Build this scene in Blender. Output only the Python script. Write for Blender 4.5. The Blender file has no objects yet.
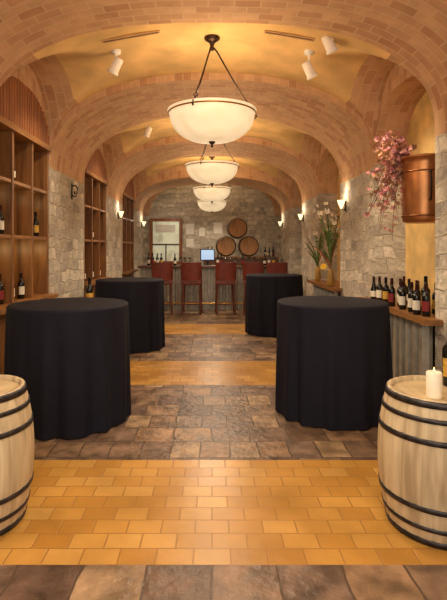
import bpy, math, random
from mathutils import Vector, Matrix
random.seed(7)
sc = bpy.context.scene
COL = sc.collection
pi = math.pi
F = 480.0

# ---------------------------------------------------------------- materials
def newmat(name):
    m = bpy.data.materials.new(name); m.use_nodes = True
    nt = m.node_tree; b = nt.nodes['Principled BSDF']
    return m, nt, b
def lin(c):
    return tuple(((v/255.0)/12.92 if v/255.0 <= .04045 else ((v/255.0+.055)/1.055)**2.4) for v in c) + (1,)
def ramp(nt, cols, interp='LINEAR'):
    r = nt.nodes.new('ShaderNodeValToRGB'); r.color_ramp.interpolation = interp
    e = r.color_ramp.elements
    while len(e) < len(cols): e.new(0.5)
    for i, c in enumerate(cols):
        e[i].position = i/(len(cols)-1) if interp == 'LINEAR' else i/len(cols)
        e[i].color = lin(c)
    return r
def plain(name, col, rough=.5, metal=0, var=.12, scale=8, bump=0, spec=None):
    m, nt, b = newmat(name)
    n = nt.nodes.new('ShaderNodeTexNoise'); n.inputs['Scale'].default_value = scale; n.inputs['Detail'].default_value = 4
    tc = nt.nodes.new('ShaderNodeTexCoord'); nt.links.new(tc.outputs['Object'], n.inputs['Vector'])
    lo = tuple(max(0, v*(1-var)) for v in col); hi = tuple(min(255, v*(1+var)) for v in col)
    r = ramp(nt, [lo, hi]); r.color_ramp.elements[0].position = .3; r.color_ramp.elements[1].position = .7
    nt.links.new(n.outputs['Fac'], r.inputs['Fac']); nt.links.new(r.outputs['Color'], b.inputs['Base Color'])
    b.inputs['Roughness'].default_value = rough; b.inputs['Metallic'].default_value = metal
    if spec is not None: b.inputs['Specular IOR Level'].default_value = spec
    if bump:
        bp = nt.nodes.new('ShaderNodeBump'); bp.inputs['Strength'].default_value = bump; bp.inputs['Distance'].default_value = .02
        nt.links.new(n.outputs['Fac'], bp.inputs['Height']); nt.links.new(bp.outputs['Normal'], b.inputs['Normal'])
    return m
def emis(name, col, strength, base=None, var=0.0, scale=6):
    m, nt, b = newmat(name)
    b.inputs['Base Color'].default_value = lin(base or col)
    b.inputs['Emission Strength'].default_value = strength
    if var:
        tc = nt.nodes.new('ShaderNodeTexCoord'); n = nt.nodes.new('ShaderNodeTexNoise')
        n.inputs['Scale'].default_value = scale; n.inputs['Detail'].default_value = 5; n.inputs['Distortion'].default_value = 1.5
        nt.links.new(tc.outputs['Object'], n.inputs['Vector'])
        r = ramp(nt, [tuple(v*(1-var) for v in col), col]); r.color_ramp.elements[0].position = .35; r.color_ramp.elements[1].position = .6
        nt.links.new(n.outputs['Fac'], r.inputs['Fac']); nt.links.new(r.outputs['Color'], b.inputs['Emission Color'])
    else:
        b.inputs['Emission Color'].default_value = lin(col)
    return m
def brickmat(name, cols, mortar, bw, bh, ms=.012, rough=.8, bump=.6, dist=0.0, dscale=2.0, offset=.5, squash=1.0, sqf=2, grime=.25, gscale=5, bumpdist=.02, smooth=.2, coat=0, fine=.25, rvar=0):
    m, nt, b = newmat(name); L = nt.links.new
    tc = nt.nodes.new('ShaderNodeTexCoord')
    vec = tc.outputs['UV']
    if dist:
        n0 = nt.nodes.new('ShaderNodeTexNoise'); n0.inputs['Scale'].default_value = dscale; n0.inputs['Detail'].default_value = 2
        L(vec, n0.inputs['Vector'])
        s = nt.nodes.new('ShaderNodeVectorMath'); s.operation = 'SUBTRACT'; s.inputs[1].default_value = (.5, .5, .5)
        L(n0.outputs['Color'], s.inputs[0])
        k = nt.nodes.new('ShaderNodeVectorMath'); k.operation = 'SCALE'; k.inputs['Scale'].default_value = dist; L(s.outputs[0], k.inputs[0])
        a = nt.nodes.new('ShaderNodeVectorMath'); a.operation = 'ADD'; L(vec, a.inputs[0]); L(k.outputs[0], a.inputs[1])
        vec2 = a.outputs[0]
    else: vec2 = vec
    t = nt.nodes.new('ShaderNodeTexBrick'); t.offset = offset; t.squash = squash; t.squash_frequency = sqf
    L(vec2, t.inputs['Vector'])
    t.inputs['Color1'].default_value = (0, 0, 0, 1); t.inputs['Color2'].default_value = (1, 1, 1, 1); t.inputs['Mortar'].default_value = (0.5,)*3+(1,)
    t.inputs['Scale'].default_value = 1; t.inputs['Brick Width'].default_value = bw; t.inputs['Row Height'].default_value = bh
    t.inputs['Mortar Size'].default_value = ms; t.inputs['Mortar Smooth'].default_value = smooth
    r = ramp(nt, cols); L(t.outputs['Color'], r.inputs['Fac'])
    n = nt.nodes.new('ShaderNodeTexNoise'); n.inputs['Scale'].default_value = gscale; n.inputs['Detail'].default_value = 6; L(vec, n.inputs['Vector'])
    g = nt.nodes.new('ShaderNodeMapRange'); g.inputs['From Min'].default_value = .3; g.inputs['From Max'].default_value = .7
    g.inputs['To Min'].default_value = 1-grime; g.inputs['To Max'].default_value = 1+grime*.6
    L(n.outputs['Fac'], g.inputs['Value'])
    mu = nt.nodes.new('ShaderNodeVectorMath'); mu.operation = 'SCALE'; L(r.outputs['Color'], mu.inputs[0]); L(g.outputs[0], mu.inputs['Scale'])
    mx = nt.nodes.new('ShaderNodeMix'); mx.data_type = 'RGBA'
    L(t.outputs['Fac'], mx.inputs['Factor']); L(mu.outputs[0], mx.inputs['A']); mx.inputs['B'].default_value = lin(mortar)
    L(mx.outputs['Result'], b.inputs['Base Color'])
    inv = nt.nodes.new('ShaderNodeMath'); inv.operation = 'SUBTRACT'; inv.inputs[0].default_value = 1; L(t.outputs['Fac'], inv.inputs[1])
    n2 = nt.nodes.new('ShaderNodeTexNoise'); n2.inputs['Scale'].default_value = 18; n2.inputs['Detail'].default_value = 5; L(vec, n2.inputs['Vector'])
    ad = nt.nodes.new('ShaderNodeMath'); ad.operation = 'MULTIPLY_ADD'; L(n2.outputs['Fac'], ad.inputs[0]); ad.inputs[1].default_value = fine*2; L(inv.outputs[0], ad.inputs[2])
    bp = nt.nodes.new('ShaderNodeBump'); bp.inputs['Strength'].default_value = bump; bp.inputs['Distance'].default_value = bumpdist
    L(ad.outputs[0], bp.inputs['Height']); L(bp.outputs['Normal'], b.inputs['Normal'])
    b.inputs['Roughness'].default_value = rough
    if rvar:
        rr = nt.nodes.new('ShaderNodeMapRange'); rr.inputs['To Min'].default_value = rough-rvar; rr.inputs['To Max'].default_value = rough+rvar
        L(n.outputs['Fac'], rr.inputs['Value']); L(rr.outputs[0], b.inputs['Roughness'])
    return m
def wood(name, c1, c2, axis='z', rough=.45, sc_=14):
    m, nt, b = newmat(name); L = nt.links.new
    tc = nt.nodes.new('ShaderNodeTexCoord'); mp = nt.nodes.new('ShaderNodeMapping')
    s = {'x': (.08, 1, 1), 'y': (1, .08, 1), 'z': (1, 1, .08)}[axis]
    mp.inputs['Scale'].default_value = s; L(tc.outputs['Object'], mp.inputs['Vector'])
    n = nt.nodes.new('ShaderNodeTexNoise'); n.inputs['Scale'].default_value = sc_; n.inputs['Detail'].default_value = 6; n.inputs['Distortion'].default_value = .6
    L(mp.outputs[0], n.inputs['Vector'])
    r = ramp(nt, [c1, c2]); r.color_ramp.elements[0].position = .32; r.color_ramp.elements[1].position = .68
    L(n.outputs['Fac'], r.inputs['Fac']); L(r.outputs['Color'], b.inputs['Base Color']); b.inputs['Roughness'].default_value = rough
    bp = nt.nodes.new('ShaderNodeBump'); bp.inputs['Strength'].default_value = .15; bp.inputs['Distance'].default_value = .01
    L(n.outputs['Fac'], bp.inputs['Height']); L(bp.outputs['Normal'], b.inputs['Normal'])
    return m

M_brick = brickmat('vault_brick', [(182,134,94),(200,156,114),(206,164,122),(188,142,102)], (204,170,130), .23, .115, .007, bump=.3, grime=.16, bumpdist=.008, fine=.2, smooth=.35)
M_plaster = plain('vault_plaster', (220,182,120), .85, var=.10, scale=2.2, bump=.08)
M_stone = brickmat('rubble_stone', [(158,150,138),(214,204,186),(184,174,158),(226,216,196),(170,160,146),(202,192,172)], (200,190,170), .31, .155, .012, dist=.22, dscale=2.6, offset=.37, squash=.5, sqf=3, grime=.26, gscale=9, bump=.9, bumpdist=.03, fine=.45, smooth=.5)
M_yplaster = plain('niche_plaster', (226,190,122), .85, var=.12, scale=3)
M_slate = brickmat('slate_tile', [(84,64,52),(156,124,94),(116,92,76),(172,142,108),(98,74,62),(142,118,98)], (88,70,56), .32, .30, .007, rough=.38, dist=.06, dscale=3, offset=.4, squash=.72, sqf=2, grime=.65, gscale=6, bump=.5, bumpdist=.014, fine=.7, rvar=.14)
M_yellow = brickmat('yellow_paver', [(180,128,54),(202,152,74),(188,136,60),(210,162,86)], (164,118,56), .19, .131, .005, rough=.32, dist=.008, dscale=4, offset=.5, grime=.26, gscale=2.5, bump=.35, bumpdist=.007, fine=.3, rvar=.12, smooth=.35)
M_cloth = plain('navy_black_cloth', (21,21,33), .8, var=.08, scale=6, spec=.25)
M_stave = wood('barrel_oak', (168,146,112), (222,202,164), 'z', .6, 16)
M_staved = wood('barrel_head_oak', (190,166,126), (222,200,156), 'x', .6, 14)
M_oakdark = wood('aged_oak', (140,96,58), (196,148,96), 'y', .6, 14)
M_hoop = plain('iron_hoop', (58,55,56), .45, .7, var=.3, scale=20)
M_wood = wood('cabinet_wood', (96,60,30), (146,98,50), 'z', .45)
M_woodg = wood('golden_back', (160,112,46), (200,150,70), 'z', .5)
M_woodh = wood('shelf_wood', (112,72,36), (162,112,60), 'y', .4)
M_wooddk = wood('dark_wood', (70,44,28), (106,68,42), 'x', .35)
M_slat = wood('fascia_wood', (122,70,36), (168,104,58), 'z', .5)
M_corr = plain('corrugated_metal', (158,152,138), .45, .3, var=.10, scale=9)
M_bronze = plain('bronze', (74,54,40), .4, .7, var=.25, scale=20)
M_iron = plain('black_iron', (20,18,18), .5, .5, var=.2)
M_bowl = emis('alabaster', (255,228,182), .70, (240,222,184), var=.12, scale=4)
M_shade = emis('sconce_glass', (255,230,180), 1.6)
M_white = plain('white_enamel', (240,234,224), .4, var=.03)
M_lamp = emis('lamp_face', (255,235,195), 4.0)
M_glass = plain('dark_bottle_glass', (14,14,13), .14, var=.3)
M_label = plain('cream_label', (222,214,192), .7, var=.04, scale=60)
M_labely = plain('gold_label', (190,150,60), .6, var=.15, scale=60)
M_labelr = plain('red_label', (120,28,26), .6, var=.1)
M_foil = plain('dark_foil', (60,20,22), .35, .4, var=.1)
M_foilb = plain('black_foil', (22,20,22), .35, .4, var=.1)
M_copper = plain('copper', (178,120,74), .36, .85, var=.16, scale=4, bump=.08)
M_copperd = plain('copper_dark', (132,86,54), .42, .85, var=.12, scale=3)
M_brass = plain('brass', (196,150,80), .3, .9, var=.1)
M_pink = plain('pink_petal', (176,116,112), .8, var=.35, scale=25)
M_twig = plain('twig', (96,62,44), .8, var=.2)
M_leaf = plain('green_leaf', (92,114,60), .6, var=.35, scale=12)
M_leaf2 = plain('dry_leaf', (150,104,72), .7, var=.35, scale=12)
M_pale = plain('pale_petal', (228,212,188), .7, var=.08, scale=12)
M_yflower = plain('yellow_petal', (232,180,40), .6, var=.15)
M_ceramic = plain('ochre_ceramic', (170,132,58), .3, var=.15)
M_leather = plain('brown_red_leather', (112,48,37), .45, var=.15)
M_stoolw = wood('stool_wood', (84,42,28), (112,60,40), 'z', .4)
M_wax = plain('candle_wax', (246,238,214), .5, var=.03)
M_flame = emis('flame', (255,210,120), 5)
M_pane = emis('lit_pane', (206,204,172), .5, var=.35, scale=2)
M_paper = plain('paper', (235,232,222), .8, var=.03)
M_screen = emis('screen', (150,180,215), .8)
M_blackp = plain('black_plastic', (18,18,20), .4)
m, nt, b = newmat('clear_glass'); b.inputs['Transmission Weight'].default_value = 1; b.inputs['Roughness'].default_value = .02; M_clear = m
M_vent = plain('vent_metal', (200,160,108), .7, var=.08)
M_ventd = plain('vent_slot', (100,74,48), .7, var=.1)

# ---------------------------------------------------------------- mesh builder
class MB:
    def __init__(s): s.v = []; s.f = []; s.m = []; s.uv = []; s.sm = []
    def quad(s, pts, mat=0, uv=None, sm=False):
        i = len(s.v); s.v += [tuple(p) for p in pts]; s.f.append(tuple(range(i, i+len(pts)))); s.m.append(mat)
        s.uv.append(uv or [(0, 0)]*len(pts)); s.sm.append(sm)
    def box(s, x0, x1, y0, y1, z0, z1, mat=0):
        P = lambda x, y, z: (x, y, z)
        for pts, a in (([P(x0,y0,z0),P(x1,y0,z0),P(x1,y0,z1),P(x0,y0,z1)],1),([P(x1,y1,z0),P(x0,y1,z0),P(x0,y1,z1),P(x1,y1,z1)],1),
                    ([P(x0,y1,z0),P(x0,y0,z0),P(x0,y0,z1),P(x0,y1,z1)],0),([P(x1,y0,z0),P(x1,y1,z0),P(x1,y1,z1),P(x1,y0,z1)],0),
                    ([P(x0,y0,z1),P(x1,y0,z1),P(x1,y1,z1),P(x0,y1,z1)],2),([P(x0,y1,z0),P(x1,y1,z0),P(x1,y0,z0),P(x0,y0,z0)],2)):
            uv = [((p[1],p[2]) if a == 0 else (p[0],p[2]) if a == 1 else (p[0],p[1])) for p in pts]
            s.quad(pts, mat, uv)
    def grid(s, rows, mat=0, closed=False, sm=True, uvf=None):
        n = len(rows[0]); i0 = len(s.v)
        for r in rows: s.v += [tuple(p) for p in r]
        for a in range(len(rows)-1):
            for c in range(n if closed else n-1):
                d = (c+1) % n
                s.f.append((i0+a*n+c, i0+a*n+d, i0+(a+1)*n+d, i0+(a+1)*n+c)); s.m.append(mat(a, c) if callable(mat) else mat)
                s.sm.append(sm)
                s.uv.append([uvf(a, c), uvf(a, c+1), uvf(a+1, c+1), uvf(a+1, c)] if uvf else [(0, 0)]*4)
    def lathe(s, prof, seg=32, mat=0, c=(0, 0, 0), rfun=None, sm=True, a0=0, a1=2*pi):
        full = abs(a1-a0-2*pi) < 1e-6
        N = seg if full else seg+1
        rows = []
        for r, z in prof:
            rows.append([(c[0]+(r*(rfun(k, z) if rfun else 1))*math.cos(a0+(a1-a0)*k/seg), c[1]+(r*(rfun(k, z) if rfun else 1))*math.sin(a0+(a1-a0)*k/seg), c[2]+z) for k in range(N)])
        s.grid(rows, mat, closed=full, sm=sm)
    def tube(s, pts, r, seg=8, mat=0, taper=None):
        pts = [Vector(p) for p in pts]; rows = []
        for i, p in enumerate(pts):
            t = (pts[min(i+1, len(pts)-1)]-pts[max(i-1, 0)]).normalized()
            up = Vector((0, 0, 1)) if abs(t.z) < .95 else Vector((1, 0, 0))
            u = t.cross(up).normalized(); w = t.cross(u)
            rr = r if taper is None else r*(1+(taper-1)*i/(len(pts)-1))
            rows.append([p+u*rr*math.cos(2*pi*k/seg)+w*rr*math.sin(2*pi*k/seg) for k in range(seg)])
        s.grid(rows, mat, closed=True)
        s.quad(rows[0], mat); s.quad(rows[-1], mat)
    def torus(s, c, R, r, seg=24, ts=8, mat=0, axis='z'):
        rows = []
        for i in range(seg+1):
            a = 2*pi*i/seg; row = []
            for k in range(ts):
                b_ = 2*pi*k/ts; rr = R+r*math.cos(b_); h = r*math.sin(b_)
                p = (rr*math.cos(a), rr*math.sin(a), h)
                if axis == 'y': p = (p[0], p[2], p[1])
                if axis == 'x': p = (p[2], p[0], p[1])
                row.append((c[0]+p[0], c[1]+p[1], c[2]+p[2]))
            rows.append(row)
        s.grid(rows, mat, closed=True)
    def xform(s, M):
        s.v = [tuple(M @ Vector(p)) for p in s.v]; return s
    def obj(s, name, mats, parent=None, loc=(0, 0, 0), rot=(0, 0, 0), bevel=0):
        me = bpy.data.meshes.new(name); me.from_pydata(s.v, [], s.f)
        for m_ in (mats if isinstance(mats, (list, tuple)) else [mats]): me.materials.append(m_)
        uvl = me.uv_layers.new(name='UVMap'); k = 0
        for p, mi, u, sm in zip(me.polygons, s.m, s.uv, s.sm):
            p.material_index = mi; p.use_smooth = sm
            for q in u: uvl.data[k].uv = q; k += 1
        me.validate(); me.update()
        o = bpy.data.objects.new(name, me); COL.objects.link(o); o.location = loc; o.rotation_euler = rot
        if parent: o.parent = parent
        if bevel:
            w = o.modifiers.new('weld', 'WELD'); w.merge_threshold = 1e-5
            bv = o.modifiers.new('bevel', 'BEVEL'); bv.width = bevel; bv.segments = 2
        return o
def empty(name, loc, rot=(0, 0, 0)):
    e = bpy.data.objects.new(name, None); e.empty_display_size = .1; COL.objects.link(e); e.location = loc; e.rotation_euler = rot; return e
def tag(o, label, cat, group=None):
    o['label'] = label; o['category'] = cat
    if group: o['group'] = group
    return o
def dup(src, loc, rot=None, group=None, label=None):
    c = src.copy(); COL.objects.link(c); c.location = loc
    if rot is not None: c.rotation_euler = rot
    if label: c['label'] = label
    if group: c['group'] = group
    for ch in src.children:
        d = ch.copy(); COL.objects.link(d); d.parent = c
        for g2 in ch.children:
            e = g2.copy(); COL.objects.link(e); e.parent = d
    return c
def struct(o): o['kind'] = 'structure'; return o

# ---------------------------------------------------------------- shell
HW = 2.12; NB = 2.52
Y1E = 4.56
PIERS = [(-.55,1.15),(2.85,Y1E),(6.25,7.95),(9.65,11.35),(13.05,14.75)]
YB = 16.45
BAYS = [(1.15,2.85),(Y1E,6.25),(7.95,9.65),(11.35,13.05),(14.75,YB)]
CROWN = [(1.09,2.6),(1.09,2.6),(1.14,2.3),(1.10,2.35),(.88,2.4)]
def E(x, off=0, b=1.14, n=2.3):
    t = min(1, abs(x)/HW)
    return 2.62+b*max(0, 1-t**n)**(1/n)+off
XS = [HW*math.sin(-pi/2+pi*i/72) for i in range(73)]
def arclen(fn, xs):
    u = [0]
    for i in range(1, len(xs)): u.append(u[-1]+math.hypot(xs[i]-xs[i-1], fn(xs[i])-fn(xs[i-1])))
    return u
AL = arclen(E, XS)
ce = MB()
ST = .09
for (y0, y1), (cb, cn) in zip(PIERS, CROWN):
    EP = lambda x: E(x, 0, cb, cn)
    ce.grid([[(x, y0, EP(x)) for x in XS], [(x, y1, EP(x)) for x in XS]], 0, uvf=lambda a, c, y0=y0, y1=y1: (AL[c], y1 if a else y0))
    for y in (y0, y1):
        ce.grid([[(x, y, EP(x)) for x in XS], [(x, y, E(x, ST+.01)) for x in XS]], 0, sm=False, uvf=lambda a, c: (a*(E(XS[min(c,72)],ST)-EP(XS[min(c,72)]))+.02, AL[min(c,72)]))
SP = 2.72; PK = 3.70          # outer side arch (meets the main vault as a groin)
SPI = 2.66; PKI = 3.42        # inner, lower niche arch
NI = 2.5
for (y0, y1) in BAYS:
    yc = (y0+y1)/2; h = (y1-y0)/2
    YS = [yc+h*math.sin(-pi/2+pi*j/44) for j in range(45)]
    def side(y, sp=SP, pk=PK, n=2.2): return sp+(pk-sp)*max(0, 1-min(1, abs((y-yc)/h))**n)**(1/n)
    def sidi(y): return min(side(y, SPI, PKI, NI), side(y)-.02)
    SL = arclen(side, YS); SLI = arclen(sidi, YS)
    rows = [[(x, y, max(E(x, ST), side(y))) for x in XS] for y in YS]
    def mf(a, c):
        xm = (XS[c]+XS[min(c+1, len(XS)-1)])/2
        return 0 if abs(xm) > 1.74 else 1
    ce.grid(rows, mf, uvf=lambda a, c: (SL[a], XS[c]))
    for s in (-1, 1):
        ce.grid([[(s*HW, y, sidi(y)) for y in YS], [(s*HW, y, max(side(y), E(HW,ST))) for y in YS]], 0, sm=False, uvf=lambda a, c: (a*.26+.02, SL[c]))
        ce.grid([[(s*HW, y, sidi(y)) for y in YS], [(s*NB, y, sidi(y)) for y in YS]], 0, uvf=lambda a, c: (SLI[c], a*.42))
ceil_o = struct(ce.obj('ceiling', [M_brick, M_plaster]))
def wall(sgn, name):
    w = MB(); X = sgn*HW; N = sgn*NB
    for (y0, y1) in PIERS:
        w.quad([(X,y0,0),(X,y1,0),(X,y1,2.63),(X,y0,2.63)], 0, [(y0,0),(y1,0),(y1,2.66),(y0,2.66)])
        for y in (y0, y1):
            w.quad([(X,y,0),(N+.1*sgn,y,0),(N+.1*sgn,y,2.8),(X,y,2.8)], 0, [(y+0,0),(y+.5,0),(y+.5,2.8),(y,2.8)])
    for (y0, y1) in BAYS:
        w.quad([(N,y0,0),(N,y1,0),(N,y1,3.55),(N,y0,3.55)], 1 if y0 < 9 else 0, [(y0,0),(y1,0),(y1,3.5),(y0,3.5)])
    w.quad([(X,-.55,0),(X,-1.5,0),(X,-1.5,2.66),(X,-.55,2.66)], 0, [(0,0),(.95,0),(.95,2.66),(0,2.66)])
    return struct(w.obj(name, [M_stone, M_yplaster]))
wall(-1, 'wall_left'); wall(1, 'wall_right')
w = MB(); w.quad([(-2.7,YB,0),(2.7,YB,0),(2.7,YB,4),(-2.7,YB,4)], 0, [(-2.7,0),(2.7,0),(2.7,4),(-2.7,4)])
struct(w.obj('wall_back', [M_stone]))
fl = MB(); bands = [(-1.5,-.75,1),(-.75,.4,0),(.4,2.385,1),(2.385,3.56,0),(3.56,5.5,1),(5.5,6.65,0),(6.65,8.7,1),(8.7,9.85,0),(9.85,YB+.1,1)]
for y0, y1, mt in bands:
    fl.quad([(-2.7,y0,0),(2.7,y0,0),(2.7,y1,0),(-2.7,y1,0)], mt, [(-2.7,0+ (0 if mt==0 else y0)),(2.7,0+(0 if mt==0 else y0)),(2.7,(y1-y0)+(0 if mt==0 else y0)),(-2.7,(y1-y0)+(0 if mt==0 else y0))])
struct(fl.obj('floor', [M_yellow, M_slate]))

# back window
wn = MB()
wn.box(-2.02,-1.12,YB-.05,YB-.02,1.1,2.45,1)
for b_ in ((-2.12,-2.02,1.0,2.55),(-1.12,-1.02,1.0,2.55)): wn.box(b_[0],b_[1],YB-.1,YB-.01,b_[2],b_[3],0)
wn.box(-2.02,-1.12,YB-.1,YB-.01,2.45,2.55,0); wn.box(-2.02,-1.12,YB-.1,YB-.01,1.0,1.1,0); wn.box(-2.02,-1.12,YB-.09,YB-.02,1.64,1.69,3)
wn.box(-1.59,-1.55,YB-.09,YB-.02,1.1,1.66,3)
wn.box(-1.92,-1.25,YB-.075,YB-.055,2.08,2.34,2)
struct(wn.obj('window_1', [M_slat, M_pane, M_paper, M_wooddk]))

# ---------------------------------------------------------------- cocktail tables
def table(X, Y, R, seed, label, Hh=1.07):
    rnd = random.Random(seed)
    e = tag(empty('cocktail_table', (X, Y, 0)), label, 'table', 'cloth-covered cocktail tables')
    seg = 192
    ph = [rnd.uniform(0, 6.28) for _ in range(5)]
    def fold(k, z):
        a = 2*pi*k/seg; t = max(0, min(1, (Hh-.03-z)/Hh))
        s = math.sin(14*a+ph[0]+.8*math.sin(2*a+ph[1]))+.5*math.sin(23*a+ph[2]+math.sin(3*a))+.25*math.sin(5*a+ph[3])
        return 1+.05*t**.6*s*(.7+.3*math.sin(3*a+ph[4]))+.02*t
    prof = [(0.001,Hh),(R*.5,Hh),(R*.93,Hh),(R*.985,Hh-.004),(R,Hh-.016)]+[(R*(1+.005*i/14), Hh-.03-(Hh-.045)*i/14) for i in range(15)]
    m_ = MB(); m_.lathe(prof, seg, 0, rfun=lambda k, z: 1 if z > Hh-.02 else fold(k, z))
    m_.obj('tablecloth', M_cloth, e)
    p = MB(); p.lathe([(.001,Hh-.05),(.04,Hh-.05),(.04,.05),(.22,.03),(.24,.0)], 24); p.obj('pedestal', M_iron, e)
    return e
table(1.155, 4.64, .52, 1, 'tall round table draped in floor-length navy cloth, beside corrugated wall shelf', 1.06)
table(-1.325, 4.46, .54, 2, 'tall round table draped in floor-length navy cloth, near wine cabinet', 1.06)
table(-1.30, 7.6, .53, 3, 'tall round table in dark cloth beside stone pier')
table(1.15, 8.9, .52, 4, 'tall round table in dark cloth near the bar stools')

# ---------------------------------------------------------------- barrels
def barrel(X, Y, H, rh, rb, label, rot=(0, 0, 0), Z=0, mats=None, rz=0, group=None):
    ms = mats or (M_stave, M_staved)
    e = tag(empty('wine_barrel', (X, Y, Z), rot), label, 'barrel', group or 'oak wine barrels')
    R = lambda z: rh+(rb-rh)*(1-((z-H/2)/(H/2))**2)
    seg = 120
    st = MB()
    prof = [(R(0)-.02, .0)]+[(R(H*i/20), H*i/20) for i in range(21)]+[(R(H)-.022, H), (R(H)-.024, H-.03)]
    st.lathe(prof, seg, 0, rfun=lambda k, z: 1-(.012 if k % 5 == 0 else 0))
    st.obj('stave_body', ms[0], e)
    hd = MB()
    n = 9; r = R(H)-.024
    top = H-.028
    for i in range(n):
        x0 = -r+2*r*i/n+.0015; x1 = -r+2*r*(i+1)/n-.0015
        pts = []
        K = 8
        for k in range(K+1):
            x = x0+(x1-x0)*k/K; pts.append((x, -math.sqrt(max(0, r*r-x*x)), top))
        for k in range(K, -1, -1):
            x = x0+(x1-x0)*k/K; pts.append((x, math.sqrt(max(0, r*r-x*x)), top))
        hd.quad(pts, 0)
    hd.lathe([(.001, top-.004), (r, top-.004)], 48, 0)
    hd.obj('barrel_head', ms[1], e)
    for z, wd in ((.0, .034), (.13, .024), (.27, .028), (.73, .028), (.87, .024), (1, .034)):
        zz = min(max(z*H-wd/2, .004), H-wd-.004)
        hp = MB(); a, b_ = R(zz)+.001, R(zz+wd)+.001
        hp.lathe([(a-.006,zz),(a+.004,zz),(b_+.004,zz+wd),(b_-.006,zz+wd)], 64)
        hp.obj('hoop', M_hoop, e)
    return e
barrel(1.30, 2.76, .77, .275, .33, 'pale oak barrel with dark iron hoops holding a candle')
barrel(-1.38, 2.78, .77, .275, .33, 'pale oak barrel with dark iron hoops, bare top', rot=(0,0,1.1))
barrel(-1.46, 6.2, .85, .27, .33, 'weathered oak barrel behind cloth table, bottle on top', rot=(0,0,.4))
for (x, z, r) in ((.76,2.14,.31),(.42,1.60,.31),(1.10,1.60,.31)):
    barrel(x, 14.85, .6, r*.86, r, 'aged oak barrel lying on its side, round head facing out', rot=(pi/2,0,0), Z=z, mats=(M_oakdark, M_oakdark), group='stacked barrels behind the bar')

# ---------------------------------------------------------------- bottles
def bottle(label_m, foil_m, h=.31, r=.038, kind='bordeaux'):
    g = MB()
    if kind == 'bordeaux':
        pr = [(.001,.0),(r*.9,0),(r,.006),(r,h*.58),(r*.93,h*.63),(r*.6,h*.68),(r*.4,h*.73),(r*.37,h*.95),(r*.42,h*.955),(r*.42,h*.985),(r*.3,h),(.001,h)]
    else:
        pr = [(.001,.0),(r*.92,0),(r*1.05,.006),(r*1.05,h*.42),(r*.95,h*.5),(r*.65,h*.62),(r*.4,h*.75),(r*.36,h*.95),(r*.42,h*.955),(r*.42,h*.985),(r*.3,h),(.001,h)]
    g.lathe(pr, 20); root = g.obj('wine_bottle', M_glass)
    l = MB(); rr = r*(1.0 if kind == 'bordeaux' else 1.05)+.0012
    l.lathe([(rr,h*.16),(rr,h*(.46 if kind == 'bordeaux' else .4))], 14, a0=-1.35, a1=1.35); l.obj('paper_label', label_m, root)
    c = MB(); c.lathe([(r*.40+.001,h*.77),(r*.39+.001,h*.95),(r*.44+.001,h*.957),(r*.44+.001,h*.985),(.001,h+.001)], 16); c.obj('foil_capsule', foil_m, root)
    return root
T1 = bottle(M_label, M_foil); T2 = bottle(M_label, M_foilb, .30, .038, 'burg'); T3 = bottle(M_labely, M_foilb); T4 = bottle(M_labelr, M_foil, .32, .038)
T5 = bottle(M_labely, M_foilb, .37, .045)
used = set()
def putb(t, X, Y, Z, label, group, facing=None):
    a = facing if facing is not None else (pi+.3 if X > 0 else -.3)
    a += random.uniform(-.25, .25)
    if t.name not in used:
        used.add(t.name); o = t; o.location = (X, Y, Z); o.rotation_euler = (0, 0, a); o['category'] = 'bottle'; o['label'] = label; o['group'] = group
        return o
    o = dup(t, (X, Y, Z), (0, 0, a), group, label); o['category'] = 'bottle'; return o
LB = {T1.name: 'dark wine bottle, cream label', T2.name: 'sloped-shoulder wine bottle, cream label', T3.name: 'dark wine bottle, gold label', T4.name: 'dark wine bottle, red label'}

# ---------------------------------------------------------------- left wine cabinets
ZL, Z1, Z2, ZT = .95, 1.68, 2.27, 2.85
def cabinet(y0, y1, label):
    yc = (y0+y1)/2; hw = (y1-y0)/2; k_ = (hw-.01)/.84
    e = tag(empty('wine_cabinet', (-HW, yc, 0)), label, 'cabinet', 'built-in wine cabinets')
    H8 = .84*k_
    for y in (-.835, -.31, .25, .785):
        m_ = MB(); m_.box(-.37, 0.0, y*k_, y*k_+.048, ZL+.03, ZT); m_.obj('upright', M_wood, e, bevel=.003)
    for z, x1, t in ((ZL,.12,.05),(Z1,-.01,.04),(Z2,-.01,.04),(ZT,.04,.07)):
        m_ = MB(); m_.box(-.38, x1, -H8, H8, z-t+.03, z+.03); m_.obj('shelf', M_woodh, e, bevel=.004)
    m_ = MB(); m_.box(-.395,-.375,-H8,H8,.05,ZT); m_.obj('back_panel', M_woodg, e)
    m_ = MB(); m_.box(-.37,-.02,-H8,H8,0,ZL-.02)
    for k in range(3):
        y0_ = -.8*k_+k*.54*k_; w5 = .5*k_
        m_.box(-.02,0,y0_,y0_+.06,.1,ZL-.05); m_.box(-.02,0,y0_+w5-.06,y0_+w5,.1,ZL-.05); m_.box(-.02,0,y0_+.06,y0_+w5-.06,.1,.18); m_.box(-.02,0,y0_+.06,y0_+w5-.06,ZL-.13,ZL-.05)
    m_.obj('base_cupboard', M_wood, e)
    m_ = MB(); n = 24
    for i in range(n):
        a = -hw+.015+(2*hw-.03)*i/n; b_ = a+(2*hw-.03)/n-.016; ym = (a+b_)/2
        top = SPI+(PKI-SPI)*max(0, 1-abs(ym/hw)**NI)**(1/NI)-.015
        if top > ZT+.06: m_.box(-.05, .015, a, b_, ZT+.03, top)
    m_.box(-.07,-.045,-hw+.12,hw-.12,ZT+.03,ZT+.12)
    m_.box(-.07,-.045,-hw*.7,hw*.7,ZT+.12,ZT+.36)
    m_.obj('slatted_fascia', M_slat, e)
    return e
cabinet(Y1E, 6.25, 'built-in brown wood wine cabinet, golden backs and slatted fascia')
cabinet(7.95, 9.65, 'built-in wood wine cabinet holding bottles between stone piers')
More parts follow.
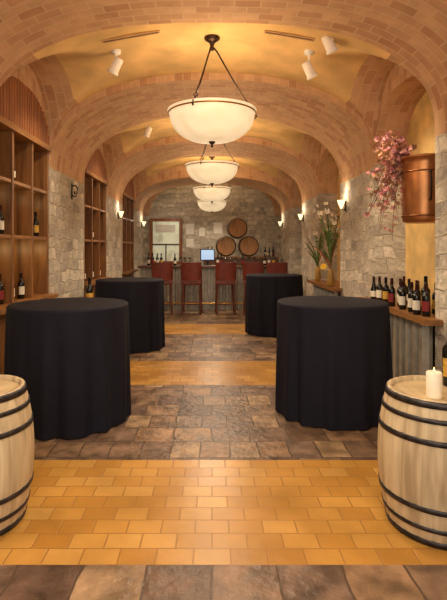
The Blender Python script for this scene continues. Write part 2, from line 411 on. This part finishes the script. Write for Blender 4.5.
cabinet(11.35, 13.05, 'built-in wood wine cabinet beside the bar')
SH = .031
gl = 'wine bottles in the wall cabinet'
for (y, z, t) in ((5.02,ZL,T4),(5.58,ZL,T1),(5.82,ZL,T4),(5.03,Z1,T1),(4.92,Z1,T2),(6.04,Z1,T3),(5.84,Z2,T1),(4.80,ZL,T2),(5.82,Z1,T1),(5.3,ZL,T1),(5.32,Z2,T2),
                (8.15,Z1,T1),(8.70,Z1,T2),(8.85,Z1,T1),(9.3,Z1,T1),(8.15,ZL,T2),(8.3,ZL,T1),(8.7,ZL,T4),(8.85,ZL,T1),(9.25,ZL,T4),(9.4,ZL,T1),(8.75,Z2,T3),(9.3,Z2,T1),(8.2,Z2,T2),
                (11.6,ZL,T1),(11.75,ZL,T3),(12.2,ZL,T1),(12.7,Z1,T1),(11.7,Z1,T4),(12.2,Z1,T1)):
    putb(t, -2.22, y, z+SH, LB[t.name]+' on a cabinet shelf', gl)

# ---------------------------------------------------------------- right wall shelves
ZR = .91
def rshelf(y0, y1, label):
    yc = (y0+y1)/2; h8 = (y1-y0)/2-.01
    e = tag(empty('wall_shelf', (HW, yc, 0)), label, 'shelf', 'corrugated-front wall shelves')
    m_ = MB(); m_.box(0,.39,-h8,h8,ZR-.05,ZR); m_.box(-.17,-.005,-h8-.18,h8+.21,ZR-.05,ZR); m_.box(-.006,.001,-h8,h8,ZR-.05,ZR); m_.obj('shelf_board', M_woodh, e)
    m_ = MB(); rows = [[], []]
    nr = 10; w_ = 2*h8/nr
    for i in range(nr):
        for f, d in ((0,0),(.42,0),(.5,1),(.92,1)):
            y = -h8+(i+f)*w_; x = -.02-.065*d
            rows[0].append((x, y, .1)); rows[1].append((x, y, ZR-.05))
    rows[0].append((-.02,h8,.1)); rows[1].append((-.02,h8,ZR-.05))
    m_.grid(rows, 0, sm=False); m_.obj('corrugated_panel', M_corr, e)
    m_ = MB(); m_.box(-.095,.02,-h8,h8,0,.1); m_.obj('plinth', M_wooddk, e)
    return e
rshelf(Y1E, 6.25, 'wooden ledge over corrugated grey panel, lined with wine bottles')
rshelf(7.95, 9.65, 'wooden ledge over corrugated panel holding a vase')
gr = 'wine bottles on the wall ledge'
for (x, y, t) in ((2.04,6.05,T2),(2.06,5.90,T1),(2.08,5.74,T3),(2.03,5.42,T4),(2.16,5.50,T1),(2.10,5.32,T1),(2.24,5.22,T2),(2.05,5.16,T1),(2.16,5.06,T4),(2.06,4.95,T1),(2.25,4.82,T3),(2.14,4.80,T4),(2.03,4.76,T1),(2.3,5.75,T4),(2.3,5.6,T2),(2.07,4.64,T4)):
    putb(t, x, y, ZR, LB[t.name]+' on the wooden ledge', gr, pi+.6)
putb(T5, 2.20, 4.94, ZR, 'tall dark magnum bottle with gold label on ledge', gr, pi+.6)
putb(T5, 1.44, 2.90, .743, 'dark bottle with gold label on oak barrel', 'bottles on barrels', pi+1.2)
putb(T5, -1.57, 6.15, .823, 'tall dark wine bottle on weathered barrel', 'bottles on barrels', -1.4)

# candle
e = tag(empty('pillar_candle', (1.24, 2.68, .742)), 'cream pillar candle standing on oak barrel', 'candle')
m_ = MB(); m_.lathe([(.001,0),(.041,0),(.042,.005),(.042,.135),(.038,.142),(.026,.134),(.001,.13)], 28); m_.obj('wax_body', M_wax, e)
m_ = MB(); m_.lathe([(.002,.13),(.0015,.145),(.0005,.146)], 8); m_.obj('wick', M_iron, e)
m_ = MB(); m_.lathe([(.0005,.14),(.004,.146),(.0045,.152),(.0025,.16),(.0005,.168)], 12); m_.obj('flame', M_flame, e)

# copper pot on the wall
e = tag(empty('copper_planter', (2.19, 4.98, 1.83)), 'brassy copper bucket planter with rolled rim on plaster niche wall', 'planter')
m_ = MB(); m_.lathe([(.001,0),(.16,.0),(.192,.008),(.202,.03),(.208,.10),(.214,.30),(.216,.50),(.218,.60),(.225,.645),(.238,.655),(.242,.668),(.232,.678),(.21,.66),(.205,.57),(.001,.5)], 56); m_.obj('drum', M_copper, e)
for z, r_ in ((.07,.205),(.52,.216)):
    m_ = MB(); m_.torus((0,0,z), r_, .009, 48, 8); m_.obj('band', M_copperd, e)
m_ = MB(); m_.tube([(-.03,-.215,.5),(-.04,-.27,.5),(-.04,-.28,.42),(-.04,-.28,.3),(-.04,-.27,.22),(-.03,-.21,.22)], .01); m_.obj('handle', M_iron, e)
m_ = MB(); m_.box(.15,.325,-.03,.03,.02,.05); m_.box(.31,.325,-.03,.03,-.1,.3); m_.tube([(.32,0,-.08),(.2,0,.0),(.12,0,.0)], .01); m_.obj('wall_bracket', M_iron, e)

# pink blossom branches
rnd = random.Random(11)
e = tag(empty('flower_arrangement', (2.10, 5.06, 2.50)), 'dusty pink dried blossom branches spreading from copper planter', 'flowers')
tw = MB(); bl = MB(); lf = MB()
def petals(mb, c, r, n=5, up=None, tilt=.5, mat=0):
    up = (up or Vector((rnd.uniform(-1,1), rnd.uniform(-1,.3), rnd.uniform(-.4,1)))).normalized()
    u = up.orthogonal().normalized(); w_ = up.cross(u)
    a0 = rnd.uniform(0, 6)
    for k in range(n):
        a = a0+2*pi*k/n
        d = u*math.cos(a)+w_*math.sin(a); s = u*-math.sin(a)+w_*math.cos(a)
        c0 = Vector(c)
        mb.quad([c0, c0+d*r*.6+s*r*.38+up*r*tilt*.4, c0+d*r+up*r*tilt, c0+d*r*.6-s*r*.38+up*r*tilt*.4], mat)
for i in range(32):
    t_ = (i/31)**1.25
    end = Vector((-.28+rnd.uniform(-.12,.14), .04+rnd.uniform(-.25,.25), .20-1.0*t_+rnd.uniform(-.06,.06)))
    if end.z > -.15: end.x += rnd.uniform(-.08,.2)
    mid = Vector((-.22+rnd.uniform(-.08,.06), 0, .12+max(0,end.z)*.5+rnd.uniform(0,.08)-.25*t_))
    p0 = Vector((0,-.05,0)); pts = []
    for k in range(9):
        t = k/8; pts.append(p0*(1-t)**2+mid*2*t*(1-t)+end*t*t)
    tw.tube(pts, .005, 5, taper=.4)
    for k in range(14):
        t = rnd.uniform(.25, 1); p = p0*(1-t)**2+mid*2*t*(1-t)+end*t*t
        p = p+Vector((rnd.gauss(0,.045), rnd.gauss(0,.035), rnd.gauss(0,.04)))
        petals(bl if rnd.random() < .6 else lf, p, rnd.uniform(.02,.038))
tw.obj('branches', M_twig, e); bl.obj('blossoms', M_pink, e); lf.obj('leaves', M_leaf2, e)

# vases with tall foliage
def plant(loc, n, seed, lab, yellow=True, hmax=1.45):
    global rnd
    rnd = random.Random(seed)
    e = tag(empty('potted_arrangement', loc), lab, 'plant')
    m_ = MB(); m_.lathe([(.001,0),(.045,0),(.06,.05),(.065,.12),(.055,.2),(.04,.26),(.048,.29),(.042,.29),(.035,.26),(.001,.24)], 28); m_.obj('vase', M_ceramic, e)
    m_ = MB(); m2 = MB()
    for i in range(n):
        a = rnd.uniform(0, 2*pi); L_ = .4+(hmax-.4)*((i*.618) % 1); sp = rnd.uniform(.10, .34)
        d = Vector((math.cos(a)*.9-.12, math.sin(a), 0)); wv = Vector((-math.sin(a), math.cos(a), 0))
        if abs(wv.x) < .5: wv = Vector((.7,.3,.4)).normalized()
        rows = []
        for k in range(10):
            t = k/9; p = Vector((0,0,.24))+d*sp*t**1.8+Vector((0,0,L_*t*(1-.12*t)))
            if p.x > .36: p.x = .36
            wd = (.020 if L_ < .85 else .008)*math.sin(pi*min(1,.1+.88*t))+.003
            rows.append([p-wv*wd, p+wv*wd])
        (m_ if rnd.random() < .78 else m2).grid(rows, 0)
        if L_ > .85:
            for q in range(5):
                t = .5+.12*q; p = Vector((0,0,.24))+d*sp*t**1.8+Vector((0,0,L_*t*(1-.12*t)))
                if p.x < .3: petals(m_, p, rnd.uniform(.035,.06), 4 if q < 3 else 5, mat=0 if q < 3 else 1)
    m_.obj('foliage', [M_leaf, M_pale], e); m2.obj('dry_foliage', M_leaf2, e)
    if yellow:
        m_ = MB()
        petals(m_, (-.14,-.08,.34), .06, 13, Vector((-.5,-1,.3)), .2)
        m_.obj('yellow_bloom', M_yflower, e)
plant((2.03, 8.2, ZR), 20, 5, 'ochre vase with thin tall green stems and pale blooms')
plant((2.06, 9.35, ZR), 12, 9, 'ochre vase with leafy green stems near the bar', False, 1.0)

# ---------------------------------------------------------------- chandeliers
def chandelier():
    e = tag(empty('chandelier', (0, 5.2, 3.85)), 'large alabaster bowl chandelier hung on bronze rods from vault', 'chandelier', 'row of bowl chandeliers')
    dz = -.82
    m_ = MB(); R = .47
    prof = [(.001, -.31), (.05, -.309)]
    for i in range(1, 15):
        a = i/14*pi/2; prof.append((.05+(R-.06)*math.sin(a)**.95, -.308*math.cos(a)**.9-.004))
    prof += [(R+.004,.0),(R+.012,.02),(R-.008,.022),(R-.03,-.01)]
    for i in range(11, -1, -1):
        a = i/12*pi/2; prof.append((.045+(R-.08)*math.sin(a), -.285*math.cos(a)))
    m_.lathe([(r, z+dz) for r, z in prof], 64); m_.obj('bowl', M_bowl, e)
    m_ = MB(); m_.lathe([(R-.001,dz-.02),(R+.010,dz-.017),(R+.010,dz-.007),(R+.002,dz-.004)], 64); m_.obj('rim_band', M_brass, e)
    m_ = MB(); m_.lathe([(.001,dz-.375),(.010,dz-.368),(.016,dz-.355),(.008,dz-.342),(.022,dz-.333),(.035,dz-.32),(.038,dz-.308),(.001,dz-.30)], 20); m_.obj('finial', M_bronze, e)
    m_ = MB(); m_.lathe([(.001,.0),(.085,0),(.085,-.02),(.05,-.045),(.03,-.06),(.02,-.10),(.03,-.12),(.02,-.14),(.001,-.15)], 24); m_.obj('canopy', M_bronze, e)
    for k in range(3):
        a = 2*pi*k/3+.12
        c, s = math.cos(a), math.sin(a)
        P = lambda r, z: (c*r, s*r, z)
        m_ = MB(); m_.tube([P(.02,-.11),P(.06,-.16),P(.2,-.4),P(.33,-.61),P(.395,-.70),P(.41,-.73)], .009, 8)
        m_.torus(P(.41,-.74), .02, .006, 12, 6, axis='y')
        m_.tube([P(.41,-.75),P(.44,-.79),P(.475,-.81),P(.492,-.84),P(.478,-.865)], .010, 8)
        m_.obj('hanging_rod', M_bronze, e)
    return e
ch = chandelier()
for y in (8.6, 12.0, 15.4): dup(ch, (0, y, 3.85))

def light(kind, loc, energy, col=(1,.80,.56), size=.1, target=None, spot=None, blend=.6, name='lamp_or_fill_light'):
    d = bpy.data.lights.new(name, kind); d.energy = energy; d.color = col
    if kind in ('POINT', 'SPOT'): d.shadow_soft_size = size
    if kind == 'AREA': d.shape = 'RECTANGLE'; d.size = size[0]; d.size_y = size[1]
    if spot: d.spot_size = spot; d.spot_blend = blend
    o = bpy.data.objects.new(name, d); COL.objects.link(o); o.location = loc
    if target: o.rotation_euler = (Vector(target)-Vector(loc)).to_track_quat('-Z', 'Y').to_euler()
    return o
for y, en in ((1.8,20),(5.2,20),(8.6,26),(12.0,25),(15.4,10)):  # nearest entry is added fill: no chandelier hangs in that bay
    light('POINT', (0, y, 3.08), en, (1,.78,.53), .2)
    light('SPOT', (0, y, 2.6), en*4.6, (1,.82,.60), .3, (0, y, 0), 2.85, .5)  # added downlight floating below bowl height, belongs to no fixture
for y, en in ((3.7,13),(7.1,15),(10.4,14)):
    light('POINT', (0, y, 2.75), en, (1,.80,.57), .4)  # added mid-air fill under the arches, no lamp there

# ---------------------------------------------------------------- ceiling spotlights
def spotlight(loc, tgt, label):
    loc = Vector(loc); zc = E(loc.x, ST)
    e = tag(empty('spotlight', loc), label, 'spotlight', 'white ceiling spotlights')
    q = (Vector(tgt)-loc).to_track_quat('-Z', 'Y').to_matrix().to_4x4()
    m_ = MB(); m_.lathe([(.001,.09),(.04,.09),(.05,.075),(.053,-.06),(.062,-.065),(.062,-.09),(.052,-.09),(.05,-.07)], 24); m_.xform(q); m_.obj('lamp_head', M_white, e)
    m_ = MB(); m_.lathe([(.001,-.072),(.049,-.072)], 24); m_.xform(q); m_.obj('lamp_lens', M_lamp, e)
    h = zc-loc.z
    m_ = MB(); m_.tube([(0,0,.05),(.0,0,h-.03)], .012); m_.obj('arm', M_white, e)
    m_ = MB(); m_.lathe([(.001,h-.03),(.05,h-.03),(.055,h+.02),(.001,h+.03)], 20); m_.obj('mounting_plate', M_white, e)
    return e
def at(px, py, Y): return ((px-212)*Y/F, Y, 1.58-(py-247)*Y/F)
sp = [((116,66,5.3), (-2.2,5.8,1.6)), ((309,70,5.3), (2.3,5.6,1.2)), ((329,44,4.9), (2.3,5.3,1.6)), ((148,132,8.6), (-2.2,9.0,1.4))]
for (p, tgt) in sp:
    L_ = at(*p); spotlight(L_, tgt, 'white cylindrical spotlight mounted on the plaster vault')
    d = (Vector(tgt)-Vector(L_)).normalized()
    light('SPOT', Vector(L_)+d*.13, 75, (1,.84,.62), .04, tgt, 1.5, .8)

# vents
for x0, x1 in ((-1.14,-.56),(.56,1.06)):
    za, zb = E(x0,ST), E(x1,ST); ang = math.atan2(zb-za, x1-x0); Lh = math.hypot(x1-x0, zb-za)
    e = tag(empty('air_vent', ((x0+x1)/2, 5.0, (za+zb)/2+.020), (0,-ang,0)), 'slim linear air vent set in plaster vault', 'vent', 'linear ceiling vents')
    m_ = MB(); m_.box(-Lh/2,Lh/2,-.03,-.018,-.03,0); m_.box(-Lh/2,Lh/2,.018,.03,-.03,0); m_.box(-Lh/2-.015,-Lh/2,-.03,.03,-.03,0); m_.box(Lh/2,Lh/2+.015,-.03,.03,-.03,0); m_.obj('vent_frame', M_vent, e)
    m_ = MB(); m_.box(-Lh/2,Lh/2,-.018,.018,-.026,0); m_.obj('vent_grille', M_ventd, e)

# ---------------------------------------------------------------- sconces
for (s, y, z) in ((1,7.6,2.28),(1,11.1,2.30),(-1,10.8,2.34),(1,14.4,2.3),(-1,14.4,2.3)):
    e = tag(empty('wall_sconce', (s*HW, y, z)), 'glowing half-bowl wall sconce on stone pier', 'sconce', 'wall sconces')
    m_ = MB(); m_.lathe([(.001,-.10),(.015,-.09),(.038,-.035),(.064,.04),(.058,.04),(.033,-.03),(.001,-.07)], 28, c=(-s*.075,0,0)); m_.obj('glass_shade', M_shade, e)
    m_ = MB(); m_.box(-.02 if s > 0 else 0, 0 if s > 0 else .02, -.025,.025,-.13,.03); m_.tube([(0,0,-.07),(-s*.04,0,-.12),(-s*.075,0,-.105)], .007); m_.obj('bracket', M_bronze, e)
    light('POINT', (s*(HW-.13), y, z+.14), 4, (1,.8,.55), .05)
# iron wall ornament
e = tag(empty('iron_hook', (-HW, 7.25, 2.42)), 'black wrought iron hook on stone pier', 'hook')
m_ = MB(); m_.box(0,.012,-.02,.02,-.12,.12); m_.obj('back_plate', M_iron, e)
m_ = MB(); m_.tube([(.01,0,.08),(.06,0,.09),(.09,0,.04),(.08,0,-.03),(.05,0,-.04),(.04,0,-.0)], .011); m_.tube([(.01,0,-.06),(.04,0,-.08),(.07,0,-.06)], .009); m_.obj('hook_arm', M_iron, e)

# ---------------------------------------------------------------- bar
e = tag(empty('bar_counter', (0, 12.3, 0)), 'bar counter with corrugated grey front and dark wood top', 'bar counter')
m_ = MB(); m_.box(-1.85,1.8,-.38,.35,1.05,1.11); m_.obj('counter_top', M_wooddk, e, bevel=.01)
m_ = MB(); m_.box(-1.8,1.75,-.20,.25,0,1.05)
rows = [[], []]
for i in range(24):
    for f, d in ((0,0),(.42,0),(.5,1),(.92,1)):
        x = -1.8+(i+f)*3.55/24; y = -.215-.06*d
        rows[0].append((x, y, .0)); rows[1].append((x, y, 1.05))
m_.grid(rows, 0, sm=False)
m_.obj('corrugated_front', M_corr, e)
m_ = MB(); m_.tube([(-1.7,-.35,.18),(1.7,-.35,.18)], .02)
for x in (-1.5,0,1.5): m_.tube([(x,-.35,.18),(x,-.22,.18)], .012)
m_.obj('foot_rail', M_brass, e)
def stool(X, rz):
    e = tag(empty('bar_stool', (X, 11.35, 0), (0,0,rz)), 'brownish-red leather bar stool with wooden legs at counter', 'bar stool', 'row of red bar stools')
    m_ = MB(); m_.box(-.23,.23,-.19,.21,.70,.79); m_.obj('seat', M_leather, e, bevel=.025)
    m_ = MB()
    rows = []
    for k in range(9):
        t = k/8; z = .80+.42*t; y = -.19-.05*t; hw = .235+.01*math.sin(pi*t)
        c = [(-hw,y-.0,z),(-hw*.5,y-.025,z),(0,y-.03,z),(hw*.5,y-.025,z),(hw,y,z),(hw,y+.05,z),(0,y+.03,z),(-hw,y+.05,z)]
        rows.append(c)
    m_.grid(rows, 0, closed=True); m_.quad(rows[-1]); m_.quad(rows[0]); m_.obj('backrest', M_leather, e)
    for sx in (-1,1):
        for sy in (-1,1):
            m_ = MB(); m_.tube([(sx*.19,sy*.16,.71),(sx*.22,sy*.20,0)], .022, 8, taper=.8); m_.obj('leg', M_stoolw, e)
    m_ = MB(); z = .25
    c = [(-.21,-.19),(.21,-.19),(.21,.19),(-.21,.19)]
    for k in range(4): m_.tube([(c[k][0],c[k][1],z),(c[(k+1)%4][0],c[(k+1)%4][1],z)], .012, 6)
    m_.obj('footrest', M_stoolw, e)
    return e
for x, r in ((-1.17,.10),(-.47,-.06),(.31,.05),(.98,-.10),(1.50,.08)): stool(x, r)
# back bar
e = tag(empty('back_bar_cabinet', (.75, 15.0, 0)), 'low dark wooden back bar cabinet carrying stacked barrels', 'cabinet')
m_ = MB(); m_.box(-1.0,1.25,-.6,.5,0,1.24); m_.obj('cabinet_body', M_wooddk, e)
m_ = MB(); m_.box(-1.03,1.28,-.63,.5,1.24,1.28); m_.obj('cabinet_top', M_woodh, e)
# monitor
e = tag(empty('point_of_sale_monitor', (-.12, 12.35, 1.11), (0,0,.15)), 'small black till monitor with pale blue screen on bar', 'monitor')
m_ = MB(); m_.box(-.1,.1,-.07,.07,0,.02); m_.box(-.03,.03,-.02,.02,.02,.15); m_.obj('stand', M_blackp, e)
m_ = MB(); m_.box(-.19,.19,-.03,.0,.12,.42); m_.obj('screen_housing', M_blackp, e, bevel=.005)
m_ = MB(); m_.box(-.165,.165,-.034,-.031,.145,.395); m_.obj('screen', M_screen, e)
# papers on back wall
for (px, py, w_, h_) in ((190,229,.28,.36),(190,243,.26,.3),(218,228,.3,.38),(202,232,.2,.28)):
    Y = YB-.004; x, _, z = at(px, py, Y)
    m_ = MB(); m_.box(-w_/2,w_/2,-.004,.004,-h_/2,h_/2); o = m_.obj('notice_paper', M_paper, None, (x,Y,z)); tag(o, 'white paper notice pinned on stone wall', 'notice', 'notices on stone wall')
# glasses on bar
g = MB(); g.lathe([(.001,0),(.033,0),(.033,.003),(.004,.008),(.003,.09),(.02,.1),(.038,.13),(.04,.16),(.032,.205),(.0305,.205),(.038,.16),(.035,.13),(.001,.1)], 20)
go = g.obj('wine_glass', M_clear, None, (-.8,12.15,1.11)); tag(go, 'clear stemmed wine glass on the bar', 'glass', 'wine glasses on the bar')
for x in (-.68,-.56,.35,.47,.59,.95,1.07): dup(go, (x, 12.15+random.uniform(-.04,.04), 1.11))
for x, t in ((-1.62,T1),(-1.52,T4),(-1.4,T1),(-1.3,T3),(1.35,T2),(1.47,T1),(1.58,T3),(.15,T1),(.24,T4),(-.95,T2),(.78,T4)): putb(t, x, 12.3, 1.11, LB[t.name]+' on the bar', 'wine bottles on the bar', -pi/2)
for x, t in ((1.62,T1),(1.74,T2),(1.86,T4),(.0,T1),(-.12,T3)): putb(t, x, 14.6, 1.28, LB[t.name]+' on the back bar', 'wine bottles on the back bar', -pi/2)

# ---------------------------------------------------------------- lights
light('SPOT', (-.7, 3.2, 3.4), 66, (1,.84,.62), .1, (-.5,3.0,0), 1.9, .9)  # added unseen downlight for the near floor, no fixture
light('SPOT', (.7, 3.2, 3.4), 66, (1,.84,.62), .1, (.5,3.0,0), 1.9, .9)  # matching added downlight on the right, no fixture
for y in (4.85, 5.4, 5.95): light('POINT', (-2.3, y, 1.55), 1.2, (1,.76,.32), .02)
for y in (4.9, 5.45, 6.0): light('POINT', (-2.3, y, 2.15), .3, (1,.76,.36), .02)
light('POINT', (-1.3, 15.6, 2.4), 6, (1,.88,.7), .1)  # added point brightening the area behind the bar, no fixture
light('AREA', (0, -1.2, 2.2), 80, (1,.9,.8), (3,2), (0, 4, 1.8))  # added fill panel behind the camera for front-facing surfaces
wd = bpy.data.worlds.new('world'); sc.world = wd; wd.use_nodes = True
wd.node_tree.nodes['Background'].inputs[0].default_value = (1,.9,.8,1); wd.node_tree.nodes['Background'].inputs[1].default_value = .35
sc.view_settings.view_transform = 'Standard'

# ---------------------------------------------------------------- camera
cd = bpy.data.cameras.new('camera'); cam = bpy.data.objects.new('camera', cd); COL.objects.link(cam)
cam.location = (0, 0, 1.58); cam.rotation_euler = (pi/2, 0, 0)
cd.sensor_fit = 'VERTICAL'; cd.sensor_height = 36; cd.lens = F/600*36
cd.shift_x = 11.5/600; cd.shift_y = -53/600; cd.clip_start = .02
sc.camera = cam
